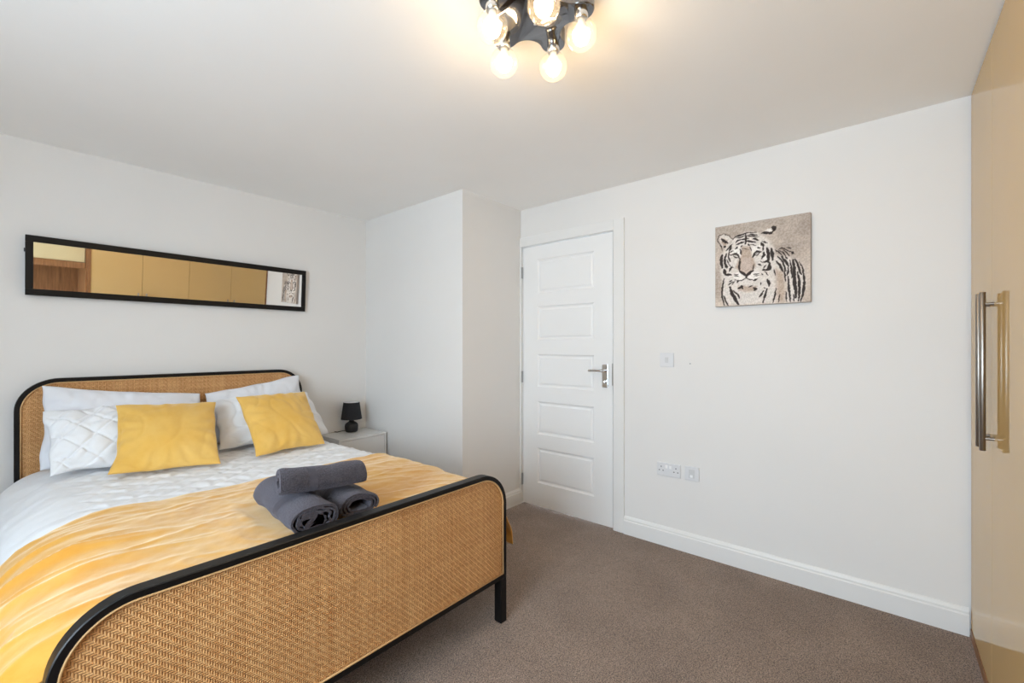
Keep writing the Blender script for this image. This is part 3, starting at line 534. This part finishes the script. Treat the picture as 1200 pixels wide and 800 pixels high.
def duvet_h(s, y):
    """soft height field of the duvet above the profile: rumples + diamond quilting on the middle"""
    h = 0.010 * nz(s, y, 1.3, 2.2) + 0.005 * nz(s, y, 4.1, 7)
    h += 0.010 * sstep(2.75, 3.2, y)
    q = sstep(-0.66, -0.50, s) * (1 - 0.25 * sstep(0.6, 0.75, s)) * (1 - sstep(3.0, 3.2, y))
    w = 0.012 * nz(s, y, 9.0, 5)
    a = (s * 0.72 + y + w) / 0.125; b = (s * 0.72 - y + w) / 0.125
    d = min(abs(a - round(a)), abs(b - round(b)))
    h += q * (0.0075 * (1 - math.exp(-(d / 0.13) ** 2)) - 0.004 + 0.004 * nz(s, y, 2.0, 26) + 0.003 * nz(s * 2.2, y, 5.0, 17))
    h += (1 - q) * 0.003 * nz(s, y * 2, 6.0, 9)
    return h
def foot_drop(y): return 0.0 if y > 1.50 else -0.045 * ((1.50 - y) / 0.13) ** 2
def sheet(name, s0, s1, ya, yb, ns, ny, hf, mat, thick, parent=None):
    vs = []
    for j in range(ny + 1):
        for i in range(ns + 1):
            s = s0 + (s1 - s0) * i / ns; u = j / ny
            y_a = ya(s) if callable(ya) else ya; y_b = yb(s) if callable(yb) else yb
            y = y_a + (y_b - y_a) * u
            p, n = prof_at(s); hgt = hf(s, y, u)
            top = max(0.0, n.y)
            vs.append((p.x + n.x * hgt, y, p.y + n.y * hgt + foot_drop(y) * top))
    fs = [(j * (ns + 1) + i, j * (ns + 1) + i + 1, (j + 1) * (ns + 1) + i + 1, (j + 1) * (ns + 1) + i) for j in range(ny) for i in range(ns)]
    o = mk(name, vs, fs, mat, parent, True)
    # face outwards (up) so that the thickness grows inwards
    if sum(p.normal.z for p in o.data.polygons) < 0: o.data.flip_normals()
    m = o.modifiers.new('thickness', 'SOLIDIFY'); m.thickness = thick; m.offset = -1
    return o
duv = sheet('duvet', -1.08, 1.02, 1.372, 3.345, 300, 300, lambda s, y, u: duvet_h(s, y), 'white_cotton', 0.022)
tag(duv, 'white quilted duvet spread over the bed under the yellow throw', 'duvet')
def throw_edge(s): return 2.255 - 0.05 * sstep(0.3, 0.8, s) + 0.02 * nz(s, 0, 3, 3) - 0.05 * sstep(-0.6, -0.95, s)
def throw_h(s, y, u):
    base = 0.010 * nz(s, y, 1.3, 2.2) + 0.005 * nz(s, y, 4.1, 7) + 0.0165
    lf = sstep(-0.30, -0.78, s)
    wx = s + y * 0.55 + 0.15 * nz(s, y, 7.7, 1.7); wy = y + s * 0.10 + 0.05 * nz(s, y, 17.7, 2.6)
    r1 = max(0.0, 1 - 2.4 * abs(noise.noise(Vector((wx * 1.3, wy * 5.2, 3.3))))) ** 1.5
    r2 = max(0.0, 1 - 2.8 * abs(noise.noise(Vector((wx * 2.6, wy * 11.0, 9.1))))) ** 1.6
    r3 = max(0.0, 1 - 3.2 * abs(noise.noise(Vector((wx * 4.5 + wy * 3, wy * 6.0, 29.1))))) ** 3
    h = base + lf * (0.032 * r1 + 0.008 * r2) + (1 - lf) * (0.0015 * r1 + 0.0035 * r3)
    rf = sstep(0.55, 0.85, s); h += rf * 0.008 * (1 - abs(math.sin(math.pi * y / 0.16))) ** 2
    h += 0.040 * sstep(0.80, 0.93, s) * (1 - sstep(1.40, 1.55, y))     # bunched corner hanging past the foot leg
    # long shallow rumples on the flat
    h += (1 - lf) * 0.010 * max(0, nz(s * 0.9 + y * 1.6, y * 3.2, 11.0, 2.4)) + 0.0025 * nz(s + y * .4, y * 1.5, 3.0, 9) + 0.002 * nz(s, y, 8.0, 30)
    # a few crease ridges near the head edge
    for yc, amp, sl in ((2.13, .008, .05), (2.05, .006, -.04), (1.83, .006, .10)):
        d = (y - yc - sl * s - 0.03 * nz(s, yc, 5.0, 3)) / 0.014
        h += amp * math.exp(-d * d) * (0.5 + 0.5 * nz(s, yc * 7, 2.0, 4))
    # the towels press the throw flat
    pr = sstep(-0.24, -0.19, s) * (1 - sstep(0.19, 0.24, s)) * (1 - sstep(1.88, 1.93, y))
    h = h * (1 - pr) + min(h, 0.017 + 0.002 * nz(s, y, 3.0, 12)) * pr
    e = sstep(0.0, 0.02, 1 - u); return h * 1.0 - 0.004 * (1 - e)
thr = sheet('throw_blanket', -1.20, 0.985, 1.362, throw_edge, 320, 190, throw_h, 'yellow_fleece', 0.006)
tag(thr, 'mustard yellow fleece throw draped across the foot half of the bed', 'blanket')

# ------------------------------------------------------------------ pillows and cushions: four corner points, puffed between
def pillow(name, BL, BR, TR, TL, thick, mat, label, cat, group, n=44, conc=0.05, wr=0.008, seed=0, quilt=0.0, back=0.6, pw=2.6, edge=0.0, curl=0.0):
    BL, BR, TR, TL = (Vector(p) for p in (BL, BR, TR, TL))
    nrm = ((BR - BL).cross(TL - BL)).normalized()          # towards the foot of the bed / up
    if nrm.y > 0: nrm = -nrm
    wdt = (BR - BL).length; hgt = (TL - BL).length
    bm = bmesh.new()
    for side in (1, -1):
        g = []
        for j in range(n + 1):
            row = []
            for i in range(n + 1):
                u = -1 + 2 * i / n; v = -1 + 2 * j / n
                # denser near the rim
                u = math.sin(u * math.pi / 2) * 0.55 + u * 0.45; v = math.sin(v * math.pi / 2) * 0.55 + v * 0.45
                uu = u * (1 - conc * (1 - v * v)); vv = v * (1 - conc * (1 - u * u))
                a, b = (uu + 1) / 2, (vv + 1) / 2
                p = BL * (1 - a) * (1 - b) + BR * a * (1 - b) + TR * a * b + TL * (1 - a) * b
                ru, rv = (BR - BL).normalized(), (TL - BL).normalized()
                m_ = max(abs(u), abs(v)) ** 3
                p = p + ru * (edge * m_ * nz(u * 2.2, v * 2.2, seed + 20.0)) + rv * (edge * m_ * nz(u * 2.2, v * 2.2, seed + 40.0))
                if curl:                                   # one lower corner folds forward on the bed
                    k_ = max(0.0, (-u - v - 1.35) / 0.65) ** 1.5
                    p = p + nrm * (curl * k_) - ru * (curl * 0.5 * k_)
                f = max(0.0, (1 - abs(u) ** pw) * (1 - abs(v) ** pw)); t = thick * f ** 0.5
                rim = min(1.0, f * 6)
                if side == 1:
                    x, y = u * wdt / 2, v * hgt / 2
                    d = wr * nz(x, y, seed * 3.1, 6) + wr * 0.5 * nz(x, y, seed * 5.7 + 2, 15)
                    # puckers running in from the corners and seams
                    rg = max(0.0, 1 - 3.0 * abs(nz(x * 1.4 + y * .6, y * 1.2 - x * .5, seed * 2.3 + 9, 6))) ** 2.2
                    d -= wr * (0.45 if quilt == 0 else 0.9) * rg
                    ang = math.atan2(y, x); d += wr * 0.7 * math.sin(ang * 17 + seed) * (max(abs(u), abs(v)) ** 4)
                    if quilt:
                        qa = (x + y) / quilt + .3; qb = (x - y) / quilt + .1
                        dd = min(abs(qa - round(qa)), abs(qb - round(qb))); d -= 0.011 * math.exp(-(dd / .06) ** 2) - 0.004
                    t += d * rim
                else: t = -t * back
                row.append(bm.verts.new(p + nrm * t))
            g.append(row)
        for j in range(n):
            for i in range(n):
                q = (g[j][i], g[j][i + 1], g[j + 1][i + 1], g[j + 1][i]); bm.faces.new(q if side == 1 else q[::-1])
    bmesh.ops.remove_doubles(bm, verts=bm.verts, dist=1e-5)
    bm.verts.index_update()
    o = mk(name, [v.co[:] for v in bm.verts], [[v.index for v in f.verts] for f in bm.faces], mat, None, True); bm.free()
    return tag(o, label, cat, group)
P_G = 'white pillows propped against the headboard'; C_G = 'yellow velour cushions on the bed'
pillow('pillow', (.145, 3.235, .630), (.83, 3.235, .630), (.845, 3.305, .950), (.160, 3.325, 1.047), .085, 'white_pillowcase',
       'smooth white pillow standing behind the left quilted pillow against the rattan headboard', 'pillow', P_G, seed=1, conc=.035, wr=.014, edge=.012, n=64)
pillow('pillow', (.855, 3.235, .630), (1.485, 3.235, .630), (1.468, 3.325, 1.040), (.872, 3.305, .950), .085, 'white_pillowcase',
       'smooth white pillow standing behind the right-hand pillow at the nightstand end', 'pillow', P_G, seed=2, conc=.035, wr=.014, edge=.012, n=64)
pillow('quilted_pillow', (.165, 2.970, .648), (.800, 2.970, .648), (.800, 3.190, .908), (.160, 3.195, .925), .085, 'white_cotton',
       'white quilted pillow leaning behind the left yellow cushion', 'pillow', P_G, seed=3, conc=.03, wr=.014, quilt=.125, edge=.018, n=110)
pillow('pillow', (.850, 2.955, .652), (1.520, 2.965, .640), (1.468, 3.190, .922), (.880, 3.190, .912), .088, 'white_cotton',
       'plain creased white pillow leaning behind the right yellow cushion', 'pillow', P_G, seed=4, conc=.03, wr=.018, edge=.018, n=90)
pillow('cushion', (.365, 2.790, .632), (.775, 2.670, .630), (.845, 3.000, .925), (.408, 3.030, .949), .082, 'yellow_velour',
       'yellow velour cushion on the left, its lower corner folded on the duvet', 'cushion', C_G, seed=5, conc=.05, wr=.011, pw=2.0, edge=.009, n=80, back=.3, curl=.035)
pillow('cushion', (.955, 2.690, .630), (1.365, 2.715, .630), (1.378, 3.030, .940), (.945, 2.990, .945), .085, 'yellow_velour',
       'yellow velour cushion on the right, nearer the nightstand', 'cushion', C_G, seed=8, conc=.05, wr=.010, pw=2.0, edge=.009, n=80, back=.3)

# ------------------------------------------------------------------ rolled towels
def roll_section(a, b, turns, thick, seed, crush):
    """spiral ribbon outline in the roll's own (x, z): outer turn is an oval of half axes a x b"""
    n = int(turns * 40); out, inn = [], []
    for k in range(n + 1):
        q = k / n; ang = -0.6 + q * turns * 2 * math.pi
        r = 1 - (thick * 1.12 / ((a + b) / 2)) * (q * turns)
        wob = 1 + crush * q * (nz(math.cos(ang) * 1.5, math.sin(ang) * 1.5, seed + q * 2.5, 1.5))
        rr = max(0.06, r * wob)
        for L, e in ((out, 0.0), (inn, thick * 0.82)):
            L.append(((a * rr - e) * math.cos(ang), (b * rr - e * 0.95) * math.sin(ang)))
    return out, inn
def towel(name, p0, p1, a, b, label, seed, crush=0.25, turns=3.2, thick=0.010, sag=0.0):
    p0, p1 = Vector(p0), Vector(p1); ax = (p1 - p0).normalized(); side = ax.cross(Vector((0, 0, 1))).normalized()
    root = thing(name, (p0.x, p0.y, p0.z - b), label, 'towel', 'rolled grey towels on the throw')
    out, inn = roll_section(a, b, turns, thick, seed, crush)
    ring = out + inn[::-1]
    def loops(t0, t1, m, grow=0.0):
        L = []
        for k in range(m + 1):
            t = t0 + (t1 - t0) * k / m; c = p0.lerp(p1, t)
            e = min(t, 1 - t); sc = 1 - 0.05 * math.exp(-(e / .02) ** 2) + grow
            sc *= 1 + 0.025 * nz(t * 3, seed, 0, 2)
            pts = []
            for q, (x, z) in enumerate(ring):
                o = 0.006 * nz(x * 14, z * 14, t * 5 + seed)
                tw = 0.012 * nz(x * 9, z * 9, seed) * (1 if t < .5 else -1) * (1 - min(1, e / .1))
                zz = z * sc + o
                zz = (zz if zz > 0 else zz * 0.93) - sag * math.sin(math.pi * t)
                pts.append(c + side * (x * sc + o) + Vector((0, 0, 1)) * zz + ax * tw)
            L.append(pts)
        return L
    o = MB().sweep(loops(0, 1, 26)).ob('rolled_cloth', 'grey_terry', root, True)
    autosmooth(o, 70)
    # the flat-woven band near one end
    bl = []
    for k in range(7):
        t = 0.30 + 0.10 * k / 6; c = p0.lerp(p1, t); pts = []
        for q in range(40):
            i = int(q / 40 * 40); x, z = out[i]
            sc = 1.012 + 0.025 * nz(t * 3, seed, 0, 2); o2 = 0.006 * nz(x * 14, z * 14, t * 5 + seed)
            pts.append(c + side * (x * sc + o2) + Vector((0, 0, 1)) * ((z * sc + o2) * (1 if z * sc + o2 > 0 else .93) - sag * math.sin(math.pi * t)))
        bl.append(pts)
    m = MB(); n = 40
    m.v = [p for L in bl for p in L]; m.f = [(i * n + k, i * n + k + 1, (i + 1) * n + k + 1, (i + 1) * n + k) for i in range(6) for k in range(n - 1)]
    m.ob('woven_band', 'grey_terry_band', root, True)
    return root
TB = 0.628
towel('rolled_towel', (.682, 1.425, TB + .054), (.722, 1.850, TB + .056), .084, .057, 'thick dark grey rolled towel on the left of the pile', 2.0, 0.42, 3.4, .0095)
towel('rolled_towel', (.855, 1.445, TB + .050), (.882, 1.830, TB + .052), .081, .046, 'flattened dark grey rolled towel on the right of the pile', 7.0, 0.18, 3.0, .009)
towel('rolled_towel', (.625, 1.570, TB + .161), (.905, 1.530, TB + .145), .060, .050, 'dark grey rolled towel lying crosswise on top of the other two', 12.0, 0.22, 2.6, .010, 0.004)

# ------------------------------------------------------------------ nightstand and lamp
NX0, NX1, NY0, NZ = 1.665, 2.072, 3.098, 0.550
ns = thing('nightstand', ((NX0 + NX1) / 2, (NY0 + YL) / 2, 0), 'white bedside cabinet with a drawer between bed and wall', 'nightstand')
NB = YL - 0.020
bx('top_panel', (NX0, NY0, NZ - 0.016), (NX1, NB, NZ), 'nightstand_white', ns, 0.001)
bx('side_panel', (NX0, NY0, 0.0), (NX0 + .016, NB, NZ - .016), 'nightstand_white', ns, 0.001)
bx('side_panel', (NX1 - .016, NY0, 0.0), (NX1, NB, NZ - .016), 'nightstand_white', ns, 0.001)
bx('back_panel', (NX0 + .016, NB - .008, 0.04), (NX1 - .016, NB, NZ - .016), 'nightstand_white', ns)
for a, b in ((0.05, 0.29), (0.293, 0.531)): bx('drawer_front', (NX0 + .0185, NY0 + .001, a), (NX1 - .0185, NY0 + .018, b), 'nightstand_white', ns, 0.001)
bx('bottom_panel', (NX0 + .016, NY0 + .02, 0.03), (NX1 - .016, NB - .008, 0.05), 'nightstand_white', ns)
LC = (1.900, 3.335, NZ)
lp = thing('table_lamp', LC, 'small black table lamp with a tapered shade on the white nightstand', 'lamp')
autosmooth(MB().lathe([(0.040, 0), (0.047, 0.004), (0.051, 0.02), (0.053, 0.045), (0.051, 0.060), (0.042, 0.072), (0.028, 0.081), (0.020, 0.088), (0.017, 0.096), (0.017, 0.112)], LC, 40).ob('base', 'black_ceramic', lp), 50)
autosmooth(MB().lathe([(0.013, 0.112), (0.013, 0.150)], LC, 20).ob('lamp_holder', 'white_plastic', lp))
sh = autosmooth(MB().lathe([(0.082, 0.105), (0.063, 0.242), (0.0615, 0.242), (0.0805, 0.105), (0.082, 0.105)], LC, 48, cap=False).ob('shade', 'black_fabric', lp), 40)
autosmooth(MB().lathe([(0.0800, 0.1055), (0.0610, 0.2415)], LC, 48, cap=False).ob('shade_lining', 'shade_lining', sh), 40)
ring = MB()
for k in range(3):
    a = k * 2.094 + .4; ring.tube([(LC[0], LC[1], NZ + .15), (LC[0] + .062 * math.cos(a), LC[1] + .062 * math.sin(a), NZ + .236)], .0015, 6)
ring.ob('shade_carrier', 'chrome', lp)
MB().tube([(LC[0] - .045, LC[1] + .01, NZ + .012), (LC[0] - .065, LC[1] + .02, NZ + .013), (LC[0] - .085, LC[1] + .03, NZ + .010), (LC[0] - .095, LC[1] + .05, NZ + .004), (LC[0] - .105, LC[1] + .08, NZ + .004)], .003, 8).ob('cord', 'cord_black', lp, True)

# ------------------------------------------------------------------ ceiling light: wavy plate, five holders, five globe bulbs
FC = (1.102, 0.837); FZ = 2.288; FR_ = 0.145; A0 = math.radians(11.2)
cl = thing('ceiling_light', (FC[0], FC[1], H), 'five-bulb ceiling light on a wavy dark chrome plate', 'ceiling light')
def wavy_outline(rl, rin, lr):
    """five round lobes of radius lr around the holders, joined by concave arcs that reach in to rin"""
    c36 = math.cos(math.pi / 5)
    rho = (rl * rl + rin * rin - 2 * rl * rin * c36 - lr * lr) / (2 * lr - 2 * rin + 2 * rl * c36); rc = rin + rho
    out = []
    for k in range(5):
        a = A0 + k * 2 * math.pi / 5; L = Vector((rl * math.cos(a), rl * math.sin(a)))
        f0 = Vector((rc * math.cos(a - math.pi / 5), rc * math.sin(a - math.pi / 5))); f1 = Vector((rc * math.cos(a + math.pi / 5), rc * math.sin(a + math.pi / 5)))
        d0, d1 = f0 - L, f1 - L; b0, b1 = math.atan2(d0.y, d0.x), math.atan2(d1.y, d1.x)
        while b1 < b0: b1 += 2 * math.pi
        out += [(L.x + lr * math.cos(b0 + (b1 - b0) * q / 22), L.y + lr * math.sin(b0 + (b1 - b0) * q / 22)) for q in range(23)]
        nxt = a + 2 * math.pi / 5; L2 = Vector((rl * math.cos(nxt), rl * math.sin(nxt)))
        e0, e1 = L - f1, L2 - f1; g0, g1 = math.atan2(e0.y, e0.x), math.atan2(e1.y, e1.x)
        while g1 > g0: g1 -= 2 * math.pi
        out += [(f1.x + rho * math.cos(g0 + (g1 - g0) * q / 16), f1.y + rho * math.sin(g0 + (g1 - g0) * q / 16)) for q in range(1, 16)]
    return out
def pl_loop(z, d): return [(FC[0] + x * (1 - d / .12), FC[1] + y * (1 - d / .12), z) for x, y in wavy_outline(FR_, 0.104, 0.040)]
autosmooth(MB().sweep([pl_loop(H, 0.0), pl_loop(FZ + .006, 0), pl_loop(FZ + .0015, .002), pl_loop(FZ, .006)]).ob('ceiling_plate', 'smoked_chrome', cl), 30)
autosmooth(MB().lathe([(0.007, 0.002), (0.007, -0.006), (0.004, -0.012), (0.0035, -0.02)], (FC[0], FC[1], FZ), 16).ob('centre_screw', 'chrome', cl))
for k in range(5):
    a = A0 + k * 2 * math.pi / 5; c = (FC[0] + FR_ * math.cos(a), FC[1] + FR_ * math.sin(a), FZ)
    autosmooth(MB().lathe([(0.021, 0.001), (0.021, -0.020), (0.018, -0.024)], c, 24).ob('bulb_holder', 'chrome', cl))
    R = 0.047; cz = -0.071
    prof = [(0.0135, -0.022), (0.0140, -0.030)]
    for q in range(1, 24):
        th_ = math.radians(24) + q / 24 * (math.pi - math.radians(24)); prof.append((R * math.sin(th_), cz + R * math.cos(th_)))
    prof.append((0.0006, cz - R))
    b = autosmooth(MB().lathe(prof, c, 36).ob('globe_bulb', 'bulb_glass', cl), 60)
    core = [(0.0257, cz + 0.0050)]
    for q in range(9, 20):
        th_ = q / 20 * math.pi; core.append((0.0260 * math.sin(th_), cz + 0.032 * math.cos(th_)))
    core.append((0.0005, cz - .032))
    autosmooth(MB().lathe(core, c, 24).ob('lit_diffuser', 'bulb_core', b), 60)
    autosmooth(MB().lathe([(0.010, -0.024), (0.012, -0.034), (0.0235, cz + 0.014), (0.0278, cz + 0.008), (0.0278, cz + 0.0052)], c, 24).ob('light_blocking_collar', 'white_plastic', b), 40)  # opaque collar added to keep the diffuser's light off the ceiling

# ------------------------------------------------------------------ fitted wardrobes along the right wall
G = 0.0025
DX = [0.785, 1.268, 1.753, 2.250, 2.712]
def wardrobe(x0, xm, x1, label, wall_side):
    w = thing('wardrobe', ((x0 + x1) / 2, (YW + YR) / 2, 0), label, 'wardrobe', 'fitted wardrobes along the right wall')
    bx('side_panel', (x0 - (0.014 if not wall_side else 0.0), YR, 0), (x0 + .012, YW - .020 if wall_side else YW + .004, H - .004), 'walnut_wood', w)
    bx('side_panel', (x1 - .012, YR, 0), (x1 + (0.018 if wall_side else 0.0), YW - .020 if not wall_side else YW - .002, H - .004), 'walnut_wood', w)
    bx('back_panel', (x0 + .012, YR, 0.05), (x1 - .012, YR + .012, H - .01), 'walnut_wood', w)
    bx('top_panel', (x0 + .012, YR + .012, H - .03), (x1 - .012, YW - .021, H - .006), 'walnut_wood', w)
    bx('base_panel', (x0 + .012, YR + .012, 0.04), (x1 - .012, YW - .021, 0.06), 'walnut_wood', w)
    bx('plinth', (x0 + .002, YW - .018, 0.0), (x1 - .002, YW + .002, 0.040), 'walnut_wood', w)
    for a, b, hx in ((x0, xm, xm - .040), (xm, x1, xm + .040)):
        d = bx('door', (a + G / 2, YW - .019, 0.043), (b - G / 2, YW, H - .008), 'wardrobe_gloss', w, 0.0012)
        hm = MB().lathe([(0.0075, 0.893), (0.0083, 0.894), (0.0083, 1.440), (0.0075, 1.441)], (hx, YW + .027, 0), 18)
        for z in (0.935, 1.400): hm.lathe([(0.0055, 0.0), (0.0055, 0.027)], (hx, YW, z), 12, axis='y')
        autosmooth(hm.ob('bar_handle', 'brushed_steel', d))
    return w
wardrobe(DX[0], DX[1], DX[2], 'cream gloss double wardrobe seen in the mirror next to the wooden shelf unit', False)
wardrobe(DX[2], DX[3], DX[4], 'cream gloss double wardrobe with steel bar handles, beside the tiger wall', True)
# open shelf unit with a cupboard above, next to the wardrobes (seen in the mirror)
UX0, UX1 = XF + 0.005, DX[0] - 0.0145
su = thing('shelf_unit', ((UX0 + UX1) / 2, (YW + YR) / 2, 0), 'walnut shelf unit with cream cupboard above, reflected at the mirror\'s left end', 'shelf unit')
bx('back_panel', (UX0, YR, 0), (UX1, YR + .015, H - .02), 'walnut_wood', su)
bx('side_panel', (UX0, YR + .015, 0), (UX0 + .02, YW - .02, H - .02), 'walnut_wood', su)
bx('side_panel', (UX1 - .016, YR + .015, 0), (UX1, YW - .004, H - .02), 'walnut_wood', su)
bx('pelmet', (UX0 + .02, YR + .015, 1.675), (UX1 - .02, YW - .012, 1.745), 'walnut_wood', su)
bx('worktop', (UX0 + .02, YR + .015, 0.72), (UX1 - .02, YW - .05, 0.75), 'walnut_wood', su)
hw = (UX1 - UX0 - .04) / 2
for k in range(2): bx('cupboard_door', (UX0 + .02 + k * hw + .0015, YW - .05, 1.748), (UX0 + .02 + (k + 1) * hw - .0015, YW - .03, H - .02), 'cream_cupboard', su, 0.001)
bx('cupboard_top', (UX0 + .02, YR + .015, H - .035), (UX1 - .02, YW - .051, H - .02), 'walnut_wood', su)
